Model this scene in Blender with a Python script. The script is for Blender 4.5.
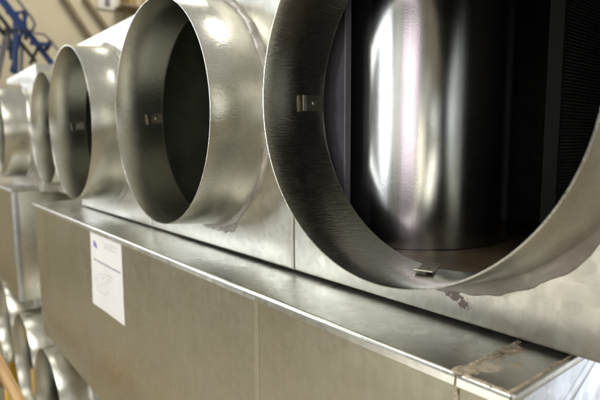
import bpy, bmesh, math, random
from mathutils import Vector, Matrix, noise
random.seed(7)
S = bpy.context.scene
C = S.collection
for o in list(bpy.data.objects): bpy.data.objects.remove(o)
PI = math.pi

# ------------------------------------------------------------------ camera
F_PX, CX, CY, CZ = 503.18, 0.4204, -0.5986, -0.0672
YAW, PIT, ROL = 0.886708, 0.113366, -0.004943
FW = Vector((-math.sin(YAW)*math.cos(PIT), math.cos(YAW)*math.cos(PIT), -math.sin(PIT)))
RT0 = Vector((math.cos(YAW), math.sin(YAW), 0)); UP0 = RT0.cross(FW)
RT = RT0*math.cos(ROL)+UP0*math.sin(ROL); UP = -RT0*math.sin(ROL)+UP0*math.cos(ROL)
CAM = Vector((CX, CY, CZ))
cd = bpy.data.cameras.new('camera'); co = bpy.data.objects.new('camera', cd); C.objects.link(co)
co.matrix_world = Matrix(((RT.x, UP.x, -FW.x, CX), (RT.y, UP.y, -FW.y, CY), (RT.z, UP.z, -FW.z, CZ), (0, 0, 0, 1)))
cd.sensor_width = 36; cd.lens = F_PX/600*36; cd.clip_start = 0.02; cd.clip_end = 200
cd.dof.use_dof = True; cd.dof.focus_distance = 0.80; cd.dof.aperture_fstop = 3.9
S.camera = co

# ------------------------------------------------------------------ world, lamps, exposure
w = bpy.data.worlds.new('World'); S.world = w; w.use_nodes = True
wb = w.node_tree.nodes['Background']
wt = w.node_tree
wc = wt.nodes.new('ShaderNodeTexCoord'); ws = wt.nodes.new('ShaderNodeSeparateXYZ'); wt.links.new(wc.outputs['Generated'], ws.inputs[0])
wr = wt.nodes.new('ShaderNodeValToRGB'); we = wr.color_ramp.elements; we.new(.5); we.new(.5)
for q, (p_, c_) in zip(we, ((0.0, (.17, .152, .11)), (.45, (.26, .24, .18)), (.60, (.62, .60, .51)), (1.0, (.62, .61, .55)))): q.position = p_; q.color = (*c_, 1)
wm = wt.nodes.new('ShaderNodeMapRange'); wm.inputs[1].default_value = -1; wm.inputs[2].default_value = 1; wt.links.new(ws.outputs[2], wm.inputs[0]); wt.links.new(wm.outputs[0], wr.inputs[0])
wy = wt.nodes.new('ShaderNodeMapRange'); wy.inputs[1].default_value = -1; wy.inputs[2].default_value = .6; wy.inputs[3].default_value = .24; wy.inputs[4].default_value = 1; wt.links.new(ws.outputs[1], wy.inputs[0])
wt.links.new(wr.outputs[0], wb.inputs[0]); wt.links.new(wy.outputs[0], wb.inputs[1])
S.view_settings.view_transform = 'Standard'; S.view_settings.look = 'None'
S.view_settings.exposure = 0.13; S.view_settings.gamma = 1
S.render.engine = 'CYCLES'

def area(name, loc, target, sx, sy, power, col):
    l = bpy.data.lights.new(name, 'AREA'); l.shape = 'RECTANGLE'; l.size = sx; l.size_y = sy
    l.energy = power; l.color = col
    o = bpy.data.objects.new(name, l); C.objects.link(o); o.location = loc
    o.rotation_euler = (Vector(target)-Vector(loc)).to_track_quat('-Z', 'Y').to_euler()
    return o
area('window_or_fill_light', (-2.35, -1.75, 0.22), (0.0, -0.05, -0.1), 0.45, 1.0, 18, (0.90, 0.97, 1.0))  # unseen lamp added for reflections on the cabinet faces and the drum
area('window_or_fill_light', (0.22, -2.95, 0.27), (-0.15, 0, -0.1), 0.5, 1.1, 14, (0.97, 1.0, 1.0))
area('window_or_fill_light', (0.95, -2.8, 0.27), (-0.15, 0, -0.1), 0.34, 1.1, 1.6, (0.97, 1.0, 0.80))
area('window_or_fill_light', (1.65, -2.45, 0.24), (-0.1, 0, -0.1), 0.95, 1.1, 9, (1.0, 0.85, 0.92))
area('window_or_fill_light', (2.25, -1.95, -0.2), (-0.1, 0, -0.1), 0.22, 0.6, 2.4, (1.0, 0.95, 0.72))
area('window_or_fill_light', (2.3, -1.3, 0.55), (-0.6, 0, 0), 0.6, 0.8, 2.2, (0.95, 0.98, 1.0))  # fill lamp added to brighten the collars' inner walls
area('window_or_fill_light', (-1.15, -2.85, -1.0), (0.1, 0, -0.3), 1.2, 0.6, 6, (1.0, 0.96, 0.86))  # low fill lamp added to brighten the right face and front panel
area('window_or_fill_light', (-5.7, -1.7, 1.25), (-1.0, 0, 0.1), 1.3, 0.9, 34, (0.84, 0.90, 1.0))
area('ceiling_or_fill_light', (-0.9, -1.7, 2.4), (-0.9, -0.2, -0.2), 3.0, 0.4, 50, (1.0, 0.98, 0.90))
area('ceiling_or_fill_light', (-0.25, 0.55, 2.3), (-0.47, 0, 0.1), 0.24, 0.20, 6, (1.0, 0.98, 0.90))
area('ceiling_or_fill_light', (-4.0, -1.4, 2.6), (-3.6, -0.3, 0), 0.9, 2.0, 16, (1.0, 0.98, 0.86))
area('ceiling_or_fill_light', (-4.6, 2.0, 4.2), (-6.4, 1.5, 1.0), 1.5, 1.5, 98, (1.0, 0.96, 0.86))  # fill lamp added to brighten the far wall
area('window_or_fill_light', (1.35, 2.1, -0.75), (0.18, 0.0, -0.36), 1.6, 1.3, 13, (0.84, 0.90, 1.0))  # low lamp added behind to turn the end panel bluish white

# ------------------------------------------------------------------ materials
def nodes(name):
    m = bpy.data.materials.new(name); m.use_nodes = True
    nt = m.node_tree; return m, nt, nt.nodes['Principled BSDF']
def N(nt, t, **k):
    n = nt.nodes.new(t)
    for a, v in k.items(): setattr(n, a, v)
    return n
def mapped(nt, scale):
    tc = N(nt, 'ShaderNodeTexCoord'); mp = N(nt, 'ShaderNodeMapping'); mp.inputs['Scale'].default_value = scale
    nt.links.new(tc.outputs['Object'], mp.inputs['Vector']); return mp.outputs[0]
def noise_n(nt, vec, scale, detail=3, rough=.55):
    n = N(nt, 'ShaderNodeTexNoise'); n.inputs['Scale'].default_value = scale; n.inputs['Detail'].default_value = detail
    n.inputs['Roughness'].default_value = rough; nt.links.new(vec, n.inputs['Vector']); return n.outputs[0]
def ramp(nt, fac, stops):
    r = N(nt, 'ShaderNodeValToRGB'); e = r.color_ramp.elements
    while len(e) < len(stops): e.new(.5)
    for q, (p, c) in zip(e, stops): q.position = p; q.color = c if len(c) == 4 else (*c, 1)
    nt.links.new(fac, r.inputs[0]); return r.outputs[0]
def mathn(nt, op, a, b):
    n = N(nt, 'ShaderNodeMath', operation=op)
    for i, v in enumerate((a, b)):
        if isinstance(v, (int, float)): n.inputs[i].default_value = v
        else: nt.links.new(v, n.inputs[i])
    return n.outputs[0]
def mixc(nt, fac, a, b, blend='MIX'):
    n = N(nt, 'ShaderNodeMix', data_type='RGBA', blend_type=blend)
    if isinstance(fac, (int, float)): n.inputs[0].default_value = fac
    else: nt.links.new(fac, n.inputs[0])
    for i, v in ((6, a), (7, b)):
        if isinstance(v, tuple): n.inputs[i].default_value = (*v[:3], 1)
        else: nt.links.new(v, n.inputs[i])
    return n.outputs[2]
def bump(nt, h, strength, dist, prev=None):
    b = N(nt, 'ShaderNodeBump'); b.inputs['Strength'].default_value = strength; b.inputs['Distance'].default_value = dist
    nt.links.new(h, b.inputs['Height'])
    if prev is not None: nt.links.new(prev, b.inputs['Normal'])
    return b.outputs[0]

def galv(name, col=(.60, .58, .53), rough=(.24, .42), streak=(90, 90, 6), streak_amt=.12, spangle=60, wave=.0012, scratch=.25, fine=.0002, stain=.35, sp=.20, sr=.3, scr=.55, spots=(), spot_col=(.17, .135, .125)):
    m, nt, p = nodes(name)
    p.inputs['Metallic'].default_value = 1
    o = mapped(nt, (1, 1, 1))
    v = N(nt, 'ShaderNodeTexVoronoi'); v.inputs['Scale'].default_value = spangle; nt.links.new(o, v.inputs['Vector'])
    vc = N(nt, 'ShaderNodeSeparateColor'); nt.links.new(v.outputs['Color'], vc.inputs[0])
    big = noise_n(nt, o, 6, 5, .6)
    st = noise_n(nt, mapped(nt, streak), 1.0, 4, .6)
    st2 = noise_n(nt, mapped(nt, tuple(s*3.1 for s in streak)), 1.0, 2, .5)
    # roughness: smudges + spangle + streaks
    r = mathn(nt, 'ADD', mathn(nt, 'MULTIPLY', big, .55), mathn(nt, 'ADD', mathn(nt, 'MULTIPLY', vc.outputs[0], sp*.8), mathn(nt, 'MULTIPLY', st, sr)))
    mr = N(nt, 'ShaderNodeMapRange'); mr.inputs[1].default_value = .3; mr.inputs[2].default_value = .7
    mr.inputs[3].default_value = rough[0]; mr.inputs[4].default_value = rough[1]; nt.links.new(r, mr.inputs[0])
    nt.links.new(mr.outputs[0], p.inputs['Roughness'])
    # colour: oxide stains, spangle, streaks
    dark = tuple(c*.62 for c in col)
    c = mixc(nt, mathn(nt, 'MULTIPLY', ramp(nt, noise_n(nt, o, 11, 7, .68), [(.42, (0, 0, 0)), (.72, (1, 1, 1))]), stain), col, dark)
    c = mixc(nt, mathn(nt, 'MULTIPLY', vc.outputs[1], sp), c, (.25, .25, .24))
    c = mixc(nt, mathn(nt, 'MULTIPLY', ramp(nt, st2, [(.5, (0, 0, 0)), (.68, (1, 1, 1))]), streak_amt), c, (.85, .83, .78))
    nt.links.new(c, p.inputs['Base Color'])
    tc = N(nt, 'ShaderNodeTexCoord')
    for rot, sc in (((.3, .7, .2), (5, 240, 240)), ((-.5, -1.0, .9), (7, 300, 300))):
        mp = N(nt, 'ShaderNodeMapping'); mp.inputs['Rotation'].default_value = rot; mp.inputs['Scale'].default_value = sc
        nt.links.new(tc.outputs['Object'], mp.inputs['Vector'])
        sk = mathn(nt, 'MULTIPLY', ramp(nt, noise_n(nt, mp.outputs[0], 1, 1, .4), [(.70, (0, 0, 0)), (.76, (1, 1, 1))]), ramp(nt, noise_n(nt, o, 4.3, 2, .5), [(.48, (0, 0, 0)), (.66, (1, 1, 1))]))
        c = mixc(nt, mathn(nt, 'MULTIPLY', sk, scr), c, (.9, .88, .82))
    nt.links.new(c, p.inputs['Base Color'])
    if spots:
        tot = None
        for (ctr, rad) in spots:
            mp = N(nt, 'ShaderNodeMapping'); mp.vector_type = 'TEXTURE'
            mp.inputs['Location'].default_value = ctr; mp.inputs['Scale'].default_value = rad
            nt.links.new(tc.outputs['Object'], mp.inputs['Vector'])
            ln = N(nt, 'ShaderNodeVectorMath', operation='LENGTH'); nt.links.new(mp.outputs[0], ln.inputs[0])
            f = mathn(nt, 'SUBTRACT', 1.0, ln.outputs['Value'])
            tot = f if tot is None else mathn(nt, 'MAXIMUM', tot, f)
        ns = mathn(nt, 'SUBTRACT', noise_n(nt, o, 120, 5, .65), .5)
        mk = ramp(nt, mathn(nt, 'ADD', tot, mathn(nt, 'MULTIPLY', ns, 3.2)), [(.28, (0, 0, 0)), (.40, (1, 1, 1))])
        mk = mathn(nt, 'MULTIPLY', mk, ramp(nt, tot, [(.0, (0, 0, 0)), (.12, (1, 1, 1))]))
        c = mixc(nt, mk, c, spot_col)
        nt.links.new(c, p.inputs['Base Color'])
        nt.links.new(mathn(nt, 'SUBTRACT', 1.0, mk), p.inputs['Metallic'])
    b = bump(nt, noise_n(nt, o, 3.2, 1, .4), 1.0, wave)
    b = bump(nt, st, scratch, .0006, b)
    b = bump(nt, noise_n(nt, o, 420, 2, .6), .25, fine, b)
    nt.links.new(b, p.inputs['Normal'])
    return m

M = {}
M['face'] = galv('galvanised_face', (.66, .645, .59), (.30, .50), (60, 60, 22), .10, 70, .0016, .16)
M['face_stained'] = galv('galvanised_face_stained', (.66, .645, .59), (.30, .50), (60, 60, 22), .10, 70, .0016, .16, spots=(((.026, 0, -.281), (.022, .05, .010)), ((.042, 0, -.289), (.014, .05, .010)), ((.012, 0, -.272), (.012, .05, .008))))
M['ledge_stained'] = galv('galvanised_ledge_stained', (.75, .745, .70), (.23, .38), (5, 60, 60), .10, 60, .0006, .08, stain=.25, spots=(((.122, -.03, -.321), (.018, .045, .03)), ((.128, -.09, -.321), (.02, .03, .03)), ((.150, -.06, -.321), (.010, .012, .03))), spot_col=(.42, .36, .27))
M['box'] = galv('galvanised_box', (.64, .628, .555), (.24, .37), (70, 70, 3), .06, 60, .0016, .09, stain=.16, sp=.12)
M['ledge'] = galv('galvanised_ledge', (.75, .745, .70), (.23, .38), (5, 60, 60), .10, 60, .0006, .08, stain=.25)
M['lip'] = galv('galvanised_fold', (.68, .67, .63), (.36, .50), (6, 80, 80), .15, 60, .0004, .12)
M['collar'] = galv('galvanised_collar', (.61, .602, .54), (.13, .26), (330, 60, 330), .50, 40, .00015, .7, stain=.25, sp=.08, sr=.6)
M['end'] = galv('galvanised_end', (.74, .76, .80), (.34, .5), (60, 60, 8), .15, 60, .0010, .14)
M['drum'] = galv('polished_drum', (.48, .485, .49), (.16, .28), (70, 70, 2), .10, 30, .0012, .05, sp=.05, scr=.05, stain=.15)
M['clip'] = galv('clip_steel', (.46, .42, .34), (.28, .45), (60, 60, 60), .2, 90, .0006, .2)
M['strip'] = galv('galvanised_strip', (.68, .66, .57), (.32, .44), (60, 60, 6), .05, 60, .0004, .05, stain=.05, sp=.06)
M['baffle'] = galv('baffle_steel', (.55, .50, .56), (.35, .5), (60, 60, 4), .1, 60, .001, .1)

def simple(name, col, rough=.6, metal=0, vary=.25, scale=20, bmp=.0, dist=.002):
    m, nt, p = nodes(name)
    o = mapped(nt, (1, 1, 1)); n = noise_n(nt, o, scale, 5, .6)
    d = tuple(c*(1-vary) for c in col); l = tuple(min(1, c*(1+vary)) for c in col)
    nt.links.new(ramp(nt, n, [(.3, d), (.7, l)]), p.inputs['Base Color'])
    p.inputs['Roughness'].default_value = rough; p.inputs['Metallic'].default_value = metal
    if bmp: nt.links.new(bump(nt, n, bmp, dist), p.inputs['Normal'])
    return m
M['shade_liner'] = simple('black_shade_liner', (.03, .031, .028), .75, 0, .4, 40)  # black stands in for shade inside the nearest bare-metal cabinet
M['shade_liner_grey'] = simple('grey_shade_liner', (.075, .08, .062), .55, .2, .3, 9)  # dark tone stands in for shade inside the other cabinets
M['coil'] = simple('dark_fin_coil', (.12, .115, .115), .5, .3, .3, 60)
M['rust'] = simple('brown_pan', (.10, .070, .040), .45, .3, .5, 18, .3)
M['mastic'] = simple('grey_brown_sealant', (.25, .21, .19), .32, 0, .45, 38, .5, .003)
M['baffle'] = simple('grey_baffle', (.20, .19, .225), .4, .3, .15, 12)
M['mastic_dark'] = simple('dark_sealant', (.15, .115, .105), .42, 0, .5, 70, .6, .002)
M['pan'] = simple('pale_bounce', (.62, .62, .54), .6, 0, .12, 12)  # kept pale to bounce light inside the cabinets
def mastic():
    m, nt, p = nodes('sealant'); o = mapped(nt, (1, 1, 1))
    big = noise_n(nt, o, 7, 4, .6); fn = noise_n(nt, o, 90, 4, .6)
    c = ramp(nt, big, [(.34, (.30, .275, .245)), (.48, (.42, .40, .355)), (.60, (.58, .56, .50))])
    c = mixc(nt, mathn(nt, 'MULTIPLY', fn, .5), c, (.16, .13, .12))
    nt.links.new(c, p.inputs['Base Color']); p.inputs['Roughness'].default_value = .30; p.inputs['Metallic'].default_value = .15
    nt.links.new(bump(nt, fn, .35, .002), p.inputs['Normal']); return m
M['mastic'] = mastic()
M['mastic_tan'] = simple('tan_sealant', (.46, .385, .28), .6, 0, .55, 130, 1.0, .004)
M['gap'] = simple('black_gasket', (.006, .006, .006), .9, 0, .2)
M['paper'] = simple('white_paper', (.80, .77, .76), .7, 0, .04, 9)
M['ink'] = simple('grey_ink', (.50, .49, .52), .7, 0, .2)
M['ink_dark'] = simple('dark_ink', (.26, .25, .30), .7, 0, .2)
M['purple'] = simple('purple_ink', (.22, .15, .58), .6, 0, .2)
M['wall'] = simple('tan_wall_paint', (.56, .495, .36), .8, 0, .08, 2.0, .1)
M['rod'] = simple('brown_rod', (.20, .155, .095), .6, 0, .2)
M['floor'] = simple('concrete_floor', (.38, .335, .24), .55, 0, .2, 3.0, .1)
M['blue'] = simple('blue_paint', (.010, .040, .17), .4, 0, .25, 6)
M['black'] = simple('black_rubber', (.015, .015, .017), .5, 0, .3)
M['grey'] = simple('grey_hose', (.16, .15, .17), .5, 0, .2)
M['yellow'] = simple('yellow_paint', (.62, .36, .03), .5, 0, .2, 8)
M['card'] = simple('cardboard', (.36, .24, .10), .8, 0, .15, 8)
M['white'] = simple('white_board', (.72, .70, .66), .6, 0, .06, 5)
def wood():
    m, nt, p = nodes('pale_wood')
    n = noise_n(nt, mapped(nt, (3, 60, 60)), 1, 5, .6)
    nt.links.new(ramp(nt, n, [(.3, (.36, .20, .08)), (.7, (.62, .40, .18))]), p.inputs['Base Color'])
    p.inputs['Roughness'].default_value = .7; nt.links.new(bump(nt, n, .4, .002), p.inputs['Normal']); return m
M['wood'] = wood()

# ------------------------------------------------------------------ helpers
def build(name, bm, mat, parent=None, smooth=30, loc=None):
    bmesh.ops.recalc_face_normals(bm, faces=bm.faces)
    me = bpy.data.meshes.new(name); bm.to_mesh(me); bm.free(); me.materials.append(M[mat])
    if smooth:
        for f in me.polygons: f.use_smooth = True
        me.set_sharp_from_angle(angle=math.radians(smooth))
    o = bpy.data.objects.new(name, me); C.objects.link(o)
    if parent: o.parent = parent
    if loc: o.location = loc
    return o
def tag(o, label=None, cat=None, group=None, kind=None):
    for k, v in (('label', label), ('category', cat), ('group', group), ('kind', kind)):
        if v: o[k] = v
    return o
def thing(name, loc, label, cat, group=None):
    o = bpy.data.objects.new(name, None); C.objects.link(o); o.location = loc; o.empty_display_size = .1
    return tag(o, label, cat, group)
def box(bm, a, b, bev=0.0):
    r = bmesh.ops.create_cube(bm, size=1)
    vs = r['verts']; a = Vector(a); b = Vector(b)
    for v in vs: v.co = Vector(((a[i]+b[i])/2+v.co[i]*(b[i]-a[i])) for i in range(3))
    if bev:
        es = {e for v in vs for e in v.link_edges}
        bmesh.ops.bevel(bm, geom=list(es), offset=bev, segments=2, affect='EDGES', profile=.5)
def bar(bm, a, b, wx, wy=None, n=4, rot=PI/4):
    a = Vector(a); b = Vector(b); d = (b-a).normalized(); wy = wy or wx
    u = d.orthogonal().normalized() if abs(d.z) > .98 else d.cross(Vector((0, 0, 1))).normalized()
    v = d.cross(u); k = math.sqrt(2) if n == 4 else 1
    rings = []
    for p in (a, b):
        rings.append([bm.verts.new(p+u*math.cos(rot+2*PI*i/n)*wx*k/2+v*math.sin(rot+2*PI*i/n)*wy*k/2) for i in range(n)])
    for i in range(n): bm.faces.new((rings[0][i], rings[0][(i+1) % n], rings[1][(i+1) % n], rings[1][i]))
    bm.faces.new(rings[0][::-1]); bm.faces.new(rings[1])
def tube(bm, pts, r, n=10):
    prev = None
    for i, p in enumerate(pts):
        d = (Vector(pts[min(i+1, len(pts)-1)])-Vector(pts[max(i-1, 0)])).normalized()
        u = d.cross(Vector((.3, .5, .81))).normalized(); v = d.cross(u)
        ring = [bm.verts.new(Vector(p)+(u*math.cos(2*PI*k/n)+v*math.sin(2*PI*k/n))*r) for k in range(n)]
        if prev:
            for k in range(n): bm.faces.new((prev[k], prev[(k+1) % n], ring[(k+1) % n], ring[k]))
        else: bm.faces.new(ring[::-1])
        prev = ring
    bm.faces.new(prev)
def revolve(bm, prof, n=160, wob=None):
    """closed profile of (radius, y) about the y axis"""
    rings = []
    for i in range(n):
        t = 2*PI*i/n; k = wob(t) if wob else 0
        rings.append([bm.verts.new(((r+k)*math.cos(t), y, (r+k)*math.sin(t))) for r, y in prof])
    m = len(prof)
    for i in range(n):
        a, b = rings[i], rings[(i+1) % n]
        for j in range(m): bm.faces.new((a[j], a[(j+1) % m], b[(j+1) % m], b[j]))
def prism(bm, pts, z0, z1, axis=2, cuts=1, wob=None):
    """outline extruded along an axis"""
    rings = []
    for k in range(cuts+1):
        h = z0+(z1-z0)*k/cuts; ring = []
        for q in pts:
            if axis == 2: c = Vector((q[0], q[1], h))
            elif axis == 0: c = Vector((h, q[0], q[1]))
            else: c = Vector((q[0], h, q[1]))
            if wob: c = wob(c)
            ring.append(bm.verts.new(c))
        rings.append(ring)
    m = len(pts)
    for a, b in zip(rings, rings[1:]):
        for j in range(m): bm.faces.new((a[j], a[(j+1) % m], b[(j+1) % m], b[j]))
    bm.faces.new(rings[0][::-1]); bm.faces.new(rings[-1])
def blob(bm, origin, U, V, W, outline, h, seed=0):
    """lumpy dab of sealant: outline in (u, v), domed along W"""
    cx = sum(a for a, b in outline)/len(outline); cy = sum(b for a, b in outline)/len(outline)
    n = len(outline); fine = []
    for i in range(n):
        p0, p1, p2, p3 = (Vector(outline[(i+k) % n]) for k in (-1, 0, 1, 2))
        for k in range(8):
            t = k/8
            q = .5*((2*p1)+(p2-p0)*t+(2*p0-5*p1+4*p2-p3)*t*t+(3*p1-p0-3*p2+p3)*t**3)
            fine.append((q.x, q.y))
    U, V, W = Vector(U), Vector(V), Vector(W); O = Vector(origin)
    ext = max(max(abs(a-cx), abs(b-cy)) for a, b in outline)
    rings = []
    for s, hh in ((1, -.0005), (.96, h*.35), (.82, h*.8), (.5, h), (.2, h)):
        ring = []
        for (a, b) in fine:
            q = noise.noise(Vector((a*70+seed, b*70, s*2)))
            r = s*(1+.22*q); hq = hh*(1+.7*noise.noise(Vector((a*160, b*160+seed, s*5)))) if hh > 0 else hh
            ring.append(bm.verts.new(O+U*(cx+(a-cx)*r)+V*(cy+(b-cy)*r)+W*hq))
        rings.append(ring)
    m = len(fine)
    for a, b in zip(rings, rings[1:]):
        for j in range(m): bm.faces.new((a[j], a[(j+1) % m], b[(j+1) % m], b[j]))
    bm.faces.new(rings[-1]); bm.faces.new(rings[0][::-1])
def ray_to(px, py, axis, val):
    """a point of the place on a given plane, from the surveyed camera"""
    d = FW+RT*((px-300)/F_PX)-UP*((py-200)/F_PX); t = (val-CAM[axis])/d[axis]
    return CAM+d*t

# ------------------------------------------------------------------ setting
FLOOR = -1.66
bm = bmesh.new(); box(bm, (-6.6, -6, FLOOR-.1), (5, 4.5, FLOOR)); tag(build('floor', bm, 'floor'), kind='structure')
bm = bmesh.new(); box(bm, (-6.75, -6, FLOOR), (-6.6, 4.5, 4.5)); tag(build('warehouse_wall', bm, 'wall'), 'plain tan painted wall far behind the row of metal cabinets', 'wall')

# ------------------------------------------------------------------ cabinets with round collars
R = 0.25
def rect_ring(bm, angs, xl, xr, hb, ht, y, inset):
    out = []
    for t in angs:
        c, s = math.cos(t), math.sin(t)
        k = min((xr if c > 0 else -xl)/abs(c) if abs(c) > 1e-6 else 9, (ht if s > 0 else hb)/abs(s) if abs(s) > 1e-6 else 9)
        x, z = c*k, s*k
        x = max(xl+inset, min(xr-inset, x)); z = max(-hb+inset, min(ht-inset, z))
        out.append(bm.verts.new((x, y, z)))
    return out
def casing(xl, xr, hb, ht, depth):
    bm = bmesh.new()
    cor = [math.atan2(z, x) % (2*PI) for x, z in ((xr, ht), (xl, ht), (xl, -hb), (xr, -hb))]
    angs = sorted(set([2*PI*i/144 for i in range(144)]+cor))
    hole_r = R-.0015
    h0 = [bm.verts.new((hole_r*math.cos(t), .0015, hole_r*math.sin(t))) for t in angs]
    h1 = [bm.verts.new((hole_r*math.cos(t), 0, hole_r*math.sin(t))) for t in angs]
    loops = [h0, h1]
    for f in (.25, .6):
        o = rect_ring(bm, angs, xl, xr, hb, ht, 0, .005)
        for v, t in zip(o, angs):
            c = Vector((hole_r*math.cos(t), 0, hole_r*math.sin(t))); v.co = c+(v.co-c)*f
        loops.append(o)
    for ins, y in ((.005, 0), (.0025, .0006), (.0008, .0022), (0, .005), (0, depth)):
        loops.append(rect_ring(bm, angs, xl, xr, hb, ht, y, ins))
    n = len(angs)
    for a, b in zip(loops, loops[1:]):
        for i in range(n): bm.faces.new((a[i], a[(i+1) % n], b[(i+1) % n], b[i]))
    bm.faces.new(loops[-1])
    return bm
def shade_liner(xl, xr, hb, ht, depth, floor_z):
    """unlit cabinet inside, its shade painted as a dark open shell with a collar hole"""
    bm = bmesh.new(); e = .004
    cor = [math.atan2(z, x) % (2*PI) for x, z in ((xr, ht), (xl, ht), (xl, -hb), (xr, -hb))]
    angs = sorted(set([2*PI*i/96 for i in range(96)]+cor)); n = len(angs)
    hr = R-.0008
    L = [[bm.verts.new((hr*math.cos(t), .003, hr*math.sin(t))) for t in angs],
         rect_ring(bm, angs, xl+e, xr-e, hb-e, ht-e, .003, 0), rect_ring(bm, angs, xl+e, xr-e, hb-e, ht-e, depth-.01, 0)]
    for a, b in zip(L, L[1:]):
        for i in range(n): bm.faces.new((a[i], a[(i+1) % n], b[(i+1) % n], b[i]))
    bm.faces.new(L[-1])
    return bm
def collar_mesh(length, seed):
    bm = bmesh.new(); th = .0022
    T_ = .012; k_ = lambda y: T_*(1+y/length)
    prof = [(R-th, -.0006), (R-th, -.05), (R-th, -length+.001), (R-th*.75, -length), (R-th*.25, -length), (R, -length+.001), (R+k_(-.05), -.05), (R+k_(-.02), -.02), (R+T_+.0015, -.006), (R+T_+.005, -.0012), (R+T_+.005, -.0006)]
    nn = len(prof)
    revolve(bm, prof, 180, lambda t: .0013*math.sin(2*t+seed)+.0003*math.sin(5*t+seed*2.3))
    return bm
def sealant(seed, base=.013, var=.020, lower=.0):
    bm = bmesh.new(); n = 220; prof = [(0, 1.0), (.10, .72), (.25, .45), (.45, .26), (.7, .13), (.9, .06), (1, .0)]
    rings = []
    for i in range(n):
        t = 2*PI*i/n; c, s = math.cos(t), math.sin(t)
        q = noise.fractal(Vector((c*2.2+seed, s*2.2, seed)), .8, 2.1, 5)
        q2 = noise.fractal(Vector((c*9+seed, s*9, 3.1)), .8, 2.1, 4)
        wd = max(.006, base+var*q*.28+.0035*q2+lower*max(0, min(1, (c*.75-s*.66)*1.6)))
        h = .015+.003*q2
        ring = []
        for a, hh in prof:
            r = R+.0115-.009*hh*.6+wd*a; lump = .0012*noise.noise(Vector((c*r*90, s*r*90, seed+a)))
            ring.append(bm.verts.new((r*c, -h*hh-(.0014 if a < 1 else -.0004)+lump*(a < 1), r*s)))
        rings.append(ring)
    for i in range(n):
        a, b = rings[i], rings[(i+1) % n]
        for j in range(len(prof)-1): bm.faces.new((a[j], a[j+1], b[j+1], b[j]))
    return bm
def clip_mesh(tilt):
    """bent strap clip: a plate lying on the collar's inside with a turned-up edge and a rivet; local z points to the axis"""
    bm = bmesh.new(); m = 8; L = .044; Wd = .026
    top, bot = [], []
    for i in range(m+1):
        y = -L/2+L*i/m; z = .0012+tilt*(.5+y/L)**2*.006+(.004*max(0, (-y-L*.32)/(L*.18)) if y < -L*.32 else 0)
        top.append([bm.verts.new((x, y, z+.0016)) for x in (-Wd/2, -Wd/4, Wd/4, Wd/2)])
        bot.append([bm.verts.new((x, y, z)) for x in (-Wd/2, -Wd/4, Wd/4, Wd/2)])
    for i in range(m):
        for j in range(3):
            bm.faces.new((top[i][j], top[i][j+1], top[i+1][j+1], top[i+1][j])); bm.faces.new((bot[i][j], bot[i+1][j], bot[i+1][j+1], bot[i][j+1]))
        bm.faces.new((top[i][0], top[i+1][0], bot[i+1][0], bot[i][0])); bm.faces.new((top[i][3], bot[i][3], bot[i+1][3], top[i+1][3]))
    for e in (0, m):
        for j in range(3): bm.faces.new((top[e][j], top[e][j+1], bot[e][j+1], bot[e][j]))
    bmesh.ops.create_uvsphere(bm, u_segments=12, v_segments=6, radius=.0048, matrix=Matrix.Translation((0, .004, .0028)) @ Matrix.Diagonal((1, 1, .55, 1)))
    return bm

def cabinet(x, y, z, xl, xr, hb, ht, depth, label, group, length=.127, seed=1.0, lower=0., clips=True, lined=True, pan=True):
    t = thing('duct_cabinet', (x, y, z), label, 'duct cabinet', group)
    build('casing', casing(xl, xr, hb, ht, depth), 'face' if pan else 'face_stained', t)
    if lined: build('shade_liner', shade_liner(xl, xr, hb, ht, depth, 0), 'shade_liner_grey' if pan else 'shade_liner', t)
    if lined and pan:
        bm = bmesh.new(); box(bm, (xl+.006, .01, -.27), (xr-.006, depth-.02, -.254)); build('drip_pan', bm, 'pan', t)  # pale pan added to throw light onto the collar's inner wall
        bm = bmesh.new(); box(bm, (xl+.006, .01, ht-.012), (xr-.006, depth-.02, ht-.0045)); build('bounce_panel', bm, 'pan', t)  # unseen pale panel added under the top to bounce light down
    col = build('collar', collar_mesh(length, seed), 'collar', t)
    if clips:
        for k, a in enumerate((PI, 1.5*PI, 0.5*PI, 0)):
            c = build('clip', clip_mesh(1.0 if k == 1 else .35), 'clip', col)
            ax = Vector((-math.cos(a), 0, -math.sin(a))); yv = Vector((0, 1, 0)); xv = yv.cross(ax)
            rr_ = R-.0028
            mt = Matrix(((xv.x, yv.x, ax.x, math.cos(a)*rr_), (xv.y, yv.y, ax.y, -.026), (xv.z, yv.z, ax.z, math.sin(a)*rr_), (0, 0, 0, 1)))
            mt = mt @ Matrix.Rotation(math.radians(7*math.sin(seed*5+k*2.1)), 4, 'Z') @ Matrix.Translation((0, .004*math.sin(seed*9+k), 0))
            if k == 1: mt = mt @ Matrix.Rotation(math.radians(14), 4, 'Z')
            c.matrix_local = mt
    build('sealant_ring', sealant(seed*3.7, lower=lower), 'mastic', t)
    return t
G = 'upper row of metal cabinets with round duct collars'
HB, HT = .3155, .316
c0 = cabinet(0, 0, 0, -.3335, .372, HB, HT, .62, 'nearest galvanized cabinet, its round collar open on a shiny metal drum inside', G, seed=1.3, lower=.004, pan=False)
c1 = cabinet(-.671, 0, 0, -.3475, .3345, HB, HT, .62, 'galvanized cabinet whose round collar opens on plain darkness, second from the shiny drum', G, seed=2.9)
c2 = cabinet(-1.372, 0, 0, -.352, .3495, HB, HT, .62, 'galvanized cabinet directly above the paper label, third from the shiny drum', G, seed=4.1)
c3 = cabinet(-2.07, .077, 0, -.34, .335, HB, .268, .5, 'set back metal cabinet in the gap between both ledges, mostly hidden behind a collar', G, seed=5.5)
c4 = cabinet(-2.80, 0, .004, -.36, .42, HB, .324, .62, 'farthest upper cabinet at the left picture edge with a pale bright top', G, seed=6.2)

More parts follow.
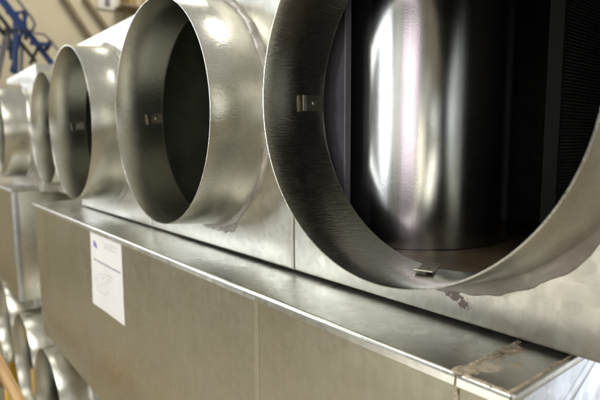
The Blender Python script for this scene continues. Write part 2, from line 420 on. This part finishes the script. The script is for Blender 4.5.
# inside of the nearest cabinet: drum, coil, baffle and pan
bm = bmesh.new(); n = 96; rr = .194; DX, DY = -.262, .265
pts = [(DX+rr*math.cos(2*PI*i/n), DY+rr*math.sin(2*PI*i/n)) for i in range(-n//2+1, n//2) if DX+rr*math.cos(2*PI*i/n) > -.322]
prism(bm, pts, -.258, .305, 2, 40, lambda c: Vector((DX+(c.x-DX)*(1+.004*noise.noise(Vector((c.x*5, c.y*5, c.z*3)))), DY+(c.y-DY)*(1+.004*noise.noise(Vector((c.x*5, c.y*5, c.z*3)))), c.z)))
drum = build('drum', bm, 'drum', c0)
bm = bmesh.new(); box(bm, (.036, .235, -.257), (.048, .58, .30))
for k in range(100):
    z = -.254+k*.0055; box(bm, (.046, .236, z), (.056, .58, z+.0024))
coil = build('fin_coil', bm, 'coil', c0, smooth=0)
bm = bmesh.new(); box(bm, (.034, .226, -.257), (.0575, .2335, .30), .001)
build('end_flange', bm, 'gap', coil)
bm = bmesh.new(); box(bm, (-.325, .034, -.24), (-.222, .037, .30))
box(bm, (-.2218, .024, -.24), (-.2175, .038, .30), .001)
build('baffle_panel', bm, 'baffle', c0)
bm = bmesh.new(); box(bm, (-.328, .008, -.275), (.366, .6, -.2595))
bmesh.ops.subdivide_edges(bm, edges=bm.edges[:], cuts=14, use_grid_fill=True)
for v in bm.verts:
    if v.co.z > -.265: v.co.z += .0022*noise.noise(v.co*14)
build('drip_pan', bm, 'rust', c0)
bm = bmesh.new(); prism(bm, [(.364, .01), (.3665, .0104), (.3295, .2204), (.327, .22)], -.2585, .305, 2); build('drum_reflector', bm, 'ledge', c0)  # unseen tilted panel added to reflect a streak of light onto the drum
# sealant smears on the face of the nearest cabinet, below the collar
bm = bmesh.new()
q = ray_to(226, 229, 1, 0)
blob(bm, (q.x+.671, -.0006, q.z), (1, 0, 0), (0, 0, 1), (0, -1, 0), [(-.050, -.004), (-.038, .004), (-.020, .001), (-.004, .010), (.016, .006), (.034, .018), (.050, .020), (.046, .006), (.028, -.004), (.012, -.003), (-.002, -.010), (-.018, -.006), (-.036, -.010)], .0022, 11)
build('sealant_smear', bm, 'mastic', c1)

# ------------------------------------------------------------------ long boxes under the cabinets
def arc(cx, cy, r, a0, a1, n=6): return [(cx+r*math.cos(a0+(a1-a0)*i/n), cy+r*math.sin(a0+(a1-a0)*i/n)) for i in range(n+1)]
def ledge_bm(x0, x1, cuts, z=-.321, front=-.130, back=.55):
    top = [(back, z)]+[(back+(front+.006-back)*k/8, z) for k in range(1, 8)]
    prof = top+arc(front+.006, z-.006, .006, PI/2, PI, 6)+[(front-.0010, z-.0142), (front-.0004, z-.0155), (front+.0010, z-.0151), (front+.0026, z-.008), (front+.007, z-.0022), (back, z-.0022)]
    bm = bmesh.new()
    def wob(c):
        k = .0011*noise.noise(Vector((c.x*4.5, c.y*6, .3)))
        return Vector((c.x, c.y+(.0008*noise.noise(Vector((c.x*7, 2, 0))) if c.y < -.11 else 0), c.z+k-(.0006 if k > 0 else 0)))
    prism(bm, prof, x0, x1, 0, cuts, wob)
    return bm
A = thing('plenum_box', (0, 0, 0), 'long galvanized box under the near cabinets with a paper label on its front', 'metal box', 'long metal boxes carrying the cabinets')
ZB, ZT = -.886, -.3245
plan = [(-2.0, .5), (-2.0, -.085)]+arc(-1.962, -.0865, .038, PI, 1.5*PI, 8)+[(-1.915, -.1245), (-1.911, -.1268), (-1.815, -.1268), (-1.810, -.1262), (-.284, -.1262), (-.2815, -.1262), (.1135, -.1262), (.1145, -.1235), (.1195, -.1235), (.1205, -.1268), (.1765, -.1268)]+arc(.1775, -.1243, .0025, -PI/2, 0, 3)+[(.180, .5)]
bm = bmesh.new(); prism(bm, plan, ZB, ZT, 2, 1); build('body', bm, 'box', A)
build('ledge_sheet', ledge_bm(-2.004, .1155, 130), 'ledge', A)
build('ledge_sheet', ledge_bm(.1185, .1795, 6), 'ledge_stained', A)
bm = bmesh.new(); box(bm, (-1.72, .026, -.3212), (.33, .54, -.3152)); build('gasket', bm, 'gap', A)
bm = bmesh.new(); box(bm, (-.2865, -.1266, ZB+.002), (-.2735, -.1255, -.337)); build('seam_strip', bm, 'strip', A)
# end panel with folded lip and slanting brace fold
e = thing  # (parts only below)
bm = bmesh.new(); box(bm, (.1805, -.1225, -.884), (.1825, .5, -.3275), .0006)
end = build('end_panel', bm, 'end', A)
bm = bmesh.new(); box(bm, (.1797, -.1285, -.3305), (.1855, .52, -.3205), .0018); build('folded_lip', bm, 'lip', end)
a = ray_to(594, 362, 0, .185); b = ray_to(569, 404, 0, .185)
d = (b-a).normalized(); a = a-d*.02; b = b+d*.25
sy = Vector((0, d.z, -d.y))*.010
if sy.y < 0: sy = -sy
bm = bmesh.new()
prof = [(-1, .1826), (-.7, .1838), (.7, .1838), (1, .1826)]
vs = [[bm.verts.new((x, c.y+sy.y*u, c.z+sy.z*u)) for u, x in prof] for c in (a, b)]
for k in range(3): bm.faces.new((vs[0][k], vs[0][k+1], vs[1][k+1], vs[1][k]))
bm.faces.new(vs[0]); bm.faces.new(vs[1]); bm.faces.new((vs[0][0], vs[0][3], vs[1][3], vs[1][0]))
build('brace_fold', bm, 'end', end)
# sealant on the joint and along the front and end edge
bm = bmesh.new()
def bead(bm, a, b, W, wd, h, seed, steps=60, side=None):
    a, b = Vector(a), Vector(b); d = (b-a).normalized(); W = Vector(W); Sd = d.cross(W).normalized(); rings = []
    for i in range(steps+1):
        t = i/steps; q = noise.fractal(Vector((t*9+seed, seed, 0)), .7, 2, 4); q2 = noise.noise(Vector((t*26, seed, 4)))
        w_ = wd*max(.25, 1+.8*q)*(1 if 0 < i < steps else .3); h_ = h*max(.2, 1+.7*q2); off = wd*.5*noise.noise(Vector((t*5, seed, 8)))
        c = a.lerp(b, t)+Sd*off
        rings.append([bm.verts.new(c+Sd*w_*u+W*(h_*hh)) for u, hh in ((-1, -.25), (-.85, .3), (-.4, .85+.3*q2), (.1, 1), (.55, .7), (.9, .25), (1, -.25))])
    for p, q in zip(rings, rings[1:]):
        for j in range(6): bm.faces.new((p[j], p[j+1], q[j+1], q[j]))
bead(bm, (.117, -.131, -.321), (.117, .01, -.321), (0, 0, 1), .0028, .0014, 2, 140)
bead(bm, (.117, -.1272, -.3215), (.117, -.1272, -.40), (0, -1, 0), .0028, .0018, 5)
bead(bm, (.119, -.1265, -.3212), (.180, -.1265, -.3212), (0, -.4, .92), .0018, .0012, 9)
bead(bm, (.1785, -.128, -.321), (.1785, .02, -.321), (.2, 0, .98), .0018, .0010, 12)
blob(bm, (.118, -.028, -.3208), (1, 0, 0), (0, 1, 0), (0, 0, 1), [(-.002, -.04), (.006, -.026), (.007, -.004), (.018, .010), (.008, .018), (-.003, .012), (-.004, -.012)], .0013, 8)
blob(bm, (.118, -.118, -.3208), (1, 0, 0), (0, 1, 0), (0, 0, 1), [(-.008, -.010), (.006, -.012), (.012, .006), (.002, .018), (-.007, .008)], .0014, 4)
build('sealant_bead', bm, 'mastic_tan', A)
# paper label
lab = None
bm = bmesh.new(); x0, x1, z0, z1 = -1.197, -.928, -.569, -.334; nx, nz = 14, 12
grid = []
for i in range(nx+1):
    grid.append([])
    for k in range(nz+1):
        u, v = i/nx, k/nz
        y = -.1262-.0035*(1-u)**3*(1-v)-.0016*abs(noise.noise(Vector((u*2.5, v*2.5, 1))))
        grid[i].append(Vector((x0+(x1-x0)*u, y, z0+(z1-z0)*v)))
f = [[bm.verts.new(q) for q in c] for c in grid]; g = [[bm.verts.new(q+Vector((0, .0004, 0))) for q in c] for c in grid]
for i in range(nx):
    for k in range(nz):
        bm.faces.new((f[i][k], f[i+1][k], f[i+1][k+1], f[i][k+1])); bm.faces.new((g[i][k], g[i][k+1], g[i+1][k+1], g[i+1][k]))
for k in range(nz):
    bm.faces.new((f[0][k], f[0][k+1], g[0][k+1], g[0][k])); bm.faces.new((f[nx][k], g[nx][k], g[nx][k+1], f[nx][k+1]))
for i in range(nx):
    bm.faces.new((f[i][0], g[i][0], g[i+1][0], f[i+1][0])); bm.faces.new((f[i][nz], f[i+1][nz], g[i+1][nz], g[i][nz]))
lab = tag(build('paper_label', bm, 'paper', A, smooth=60), 'white printed paper sheet stuck on the front')
def surf(u, v):
    i = min(nx-1, int(u*nx)); k = min(nz-1, int(v*nz)); a_, b_ = u*nx-i, v*nz-k
    p = grid[i][k].lerp(grid[i+1][k], a_).lerp(grid[i][k+1].lerp(grid[i+1][k+1], a_), b_)
    return p+Vector((0, -.0004, 0))
def mark(bm, u0, u1, v0, v1):
    q = [bm.verts.new(surf(u, v)) for u, v in ((u0, v0), (u1, v0), (u1, v1), (u0, v1))]; bm.faces.new(q)
bm = bmesh.new()
rnd = random.Random(3)
def words(bm, v, h, ua, ub, dens=.8):
    u = ua
    while u < ub:
        w_ = rnd.uniform(.02, .07)
        if rnd.random() < dens: mark(bm, u, min(ub, u+w_), v, v+h)
        u += w_+.014
for v in (.90, .87, .84): words(bm, v, .012, .42, .92, .6)
build('address_lines', bm, 'ink', lab, smooth=0); bm = bmesh.new()
for v in (.50, .46, .42, .38, .34, .30, .26, .22): words(bm, v, .012, .12, rnd.uniform(.5, .9), .6)
build('printed_text', bm, 'ink', lab, smooth=0)
bm = bmesh.new(); words(bm, .615, .022, .10, .95, 1); build('printed_title', bm, 'ink_dark', lab, smooth=0)
bm = bmesh.new(); mark(bm, .11, .16, .80, .88); mark(bm, .17, .22, .785, .835); mark(bm, .14, .20, .835, .855); build('printed_logo', bm, 'purple', lab, smooth=0)

B = thing('plenum_box', (0, 0, 0), 'farther metal box at the left edge, its bare end turned to the long labelled box', 'metal box', 'long metal boxes carrying the cabinets')
bm = bmesh.new(); prism(bm, [(-4.4, .5), (-4.4, -.12), (-2.50, -.12)]+arc(-2.492, -.112, .008, -PI/2, 0, 4)+[(-2.484, .5)], ZB, -.304, 2, 1); build('body', bm, 'box', B)
build('ledge_sheet', ledge_bm(-4.4, -2.478, 30, -.300, -.126, .5), 'lip', B)
bm = bmesh.new(); box(bm, (-2.4835, -.118, -.884), (-2.4805, .49, -.310), .001); build('end_panel', bm, 'box', B)
bm = bmesh.new(); box(bm, (-2.505, -.1255, -.886), (-2.4785, -.096, -.306), .003); build('corner_strip', bm, 'end', B)

# ------------------------------------------------------------------ lower tier
G2 = 'lower row of metal cabinets under the boxes'
cabinet(-1.95, 0, -1.225, -.24, .60, .315, .325, .5, 'lower cabinet nearest, its wide collar showing under the labelled box', G2, seed=7.7, clips=False)
cabinet(-2.47, 0, -1.20, -.262, .262, .34, .30, .5, 'lower cabinet in the middle of the bottom row, beneath the gap between the boxes', G2, seed=8.4, clips=False)
cabinet(-3.02, 0, -1.14, -.28, .27, .40, .24, .5, 'lower cabinet farthest left at the bottom picture corner', G2, seed=9.1, clips=False)
wf = thing('wooden_crate_frame', (-2.2, -.3, FLOOR), 'pale wooden rail on yellow posts in front of the lower collars', 'crate frame')
def wpart(name, bm, mat): return build(name, bm, mat, wf, loc=(2.2, .3, -FLOOR))
bm = bmesh.new(); box(bm, (-4.2, -.33, -.963), (-.9, -.30, -.920), .003); wpart('rail', bm, 'wood')
for px, py in ((11.5, 342), (38.5, 385)):
    x = ray_to(px, py, 1, -.05).x
    bm = bmesh.new(); box(bm, (x-.05, -.075, FLOOR+.001), (x+.05, -.025, ray_to(px, py-13, 1, -.05).z), .003); wpart('post', bm, 'yellow')
    bm = bmesh.new(); box(bm, (x-.03, -.298, FLOOR+.002), (x+.03, -.0755, FLOOR+.06), .003); wpart('tie', bm, 'wood')
for x in (-1.62, -3.2):
    bm = bmesh.new(); box(bm, (x-.03, -.3295, FLOOR+.001), (x+.03, -.3005, -.9635), .003); wpart('post', bm, 'yellow')

# ------------------------------------------------------------------ far background
def far(px, py, x): return ray_to(px, py, 0, x)
t = thing('blue_steel_lattice', (-5.2, .4, FLOOR), 'tangle of blue steel struts and hoses by the tan wall, upper left', 'steel frame')
def rel(o): o.location = (5.2, -.4, -FLOOR); return o
def strut(p, q, wd, x, mat, name='strut'):
    bm = bmesh.new(); bar(bm, far(*p, x), far(*q, x), wd*.8); rel(build(name, bm, mat, t))
for p, q, wd, x, mt in (((-6, -10), (28, 34), .075, -5.2, 'blue'), ((28, 32), (52, 64), .06, -5.25, 'blue'), ((30, 43), (51, 45), .045, -5.15, 'blue'),
        ((16, 12), (15, 74), .05, -5.3, 'blue'), ((27, 12), (11, 72), .035, -5.35, 'blue'), ((6, 13), (28, 12), .03, -5.2, 'blue'),
        ((-5, 10), (36, 62), .04, -5.45, 'black'), ((12, 60), (7, 26), .04, -5.4, 'black'), ((24, 10), (26, 40), .035, -5.4, 'black'), ((46, 50), (51, 40), .05, -5.2, 'black'),
        ((-4, 30), (34, 31), .022, -5.1, 'black'), ((-6, 22), (12, 44), .05, -5.5, 'black'), ((40, 44), (30, 64), .035, -5.3, 'black'), ((-4, 46), (14, 50), .03, -5.35, 'blue'),
        ((6, 36), (-3, 78), .06, -5.2, 'grey'), ((22, 46), (21, 74), .03, -5.5, 'grey')):
    strut(p, q, wd, x, mt)
for pts, r in ((((15, -4), (24, 8), (32, 18), (35, 24), (32, 31)), .014), (((34, 33), (44, 34), (50, 40), (58, 50)), .012)):
    bm = bmesh.new(); tube(bm, [far(a_, b_, -5.12) for a_, b_ in pts], r); rel(build('hose', bm, 'grey', t))
bm = bmesh.new(); box(bm, (-5.36, .02, FLOOR+.002), (-5.22, .14, far(14, 60, -5.3).z), .004); rel(build('post', bm, 'blue', t))
for k, (p, q) in enumerate((((62, -6), (92, 40)), ((84, -4), (112, 36)))):
    bm = bmesh.new(); bar(bm, far(*p, -6.56), far(*q, -6.56), .05)
    tag(build('brace_rod', bm, 'rod'), ('slanting brown brace on the tan wall, the one nearer the blue struts', 'slanting brown brace on the tan wall, the one nearer the near cabinets')[k], 'brace', 'braces on the wall')

def wall_pt(px, py, d=0.0): return ray_to(px, py, 0, -6.6+d)
a_ = wall_pt(97, 8); b_ = wall_pt(117, -10)
t = thing('notice_board', (-6.6, a_.y, a_.z), 'pale board with a grey mark high on the tan wall beside the carton', 'notice board')
def wall_part(name, bm, mat): return build(name, bm, mat, t, loc=-t.location)
bm = bmesh.new(); box(bm, (-6.598, a_.y, a_.z), (-6.575, b_.y, b_.z), .004); wall_part('board', bm, 'white')
m_ = wall_pt(107, 3)
bm = bmesh.new(); box(bm, (-6.574, m_.y-.04, m_.z-.05), (-6.570, m_.y+.03, m_.z+.06), .002); wall_part('grey_mark', bm, 'grey')
a_ = wall_pt(121, 9.5); b_ = wall_pt(139, -8)
t = thing('wall_shelf', (-6.6, a_.y, a_.z), 'brown wall shelf under a carton, just above the nearest collar row', 'shelf')
bm = bmesh.new(); box(bm, (-6.599, a_.y-.1, a_.z-.03), (-6.25, b_.y+.3, a_.z-.002), .003); wall_part('board', bm, 'rod')
for yy in (a_.y-.02, b_.y+.2):
    bm = bmesh.new(); bar(bm, (-6.597, yy, a_.z-.28), (-6.32, yy, a_.z-.032), .025); wall_part('bracket', bm, 'rod')
t = thing('cardboard_box', (-6.45, a_.y, a_.z), 'brown carton standing on the wall shelf at the top of the photo', 'carton')
bm = bmesh.new(); box(bm, (-6.58, a_.y, a_.z), (-6.3, b_.y+.05, b_.z), .004); wall_part('carton', bm, 'card')
bm = bmesh.new(); box(bm, (-6.2995, (a_.y+b_.y)/2-.03, a_.z+.002), (-6.298, (a_.y+b_.y)/2+.03, b_.z-.004)); wall_part('tape', bm, 'mastic_tan')
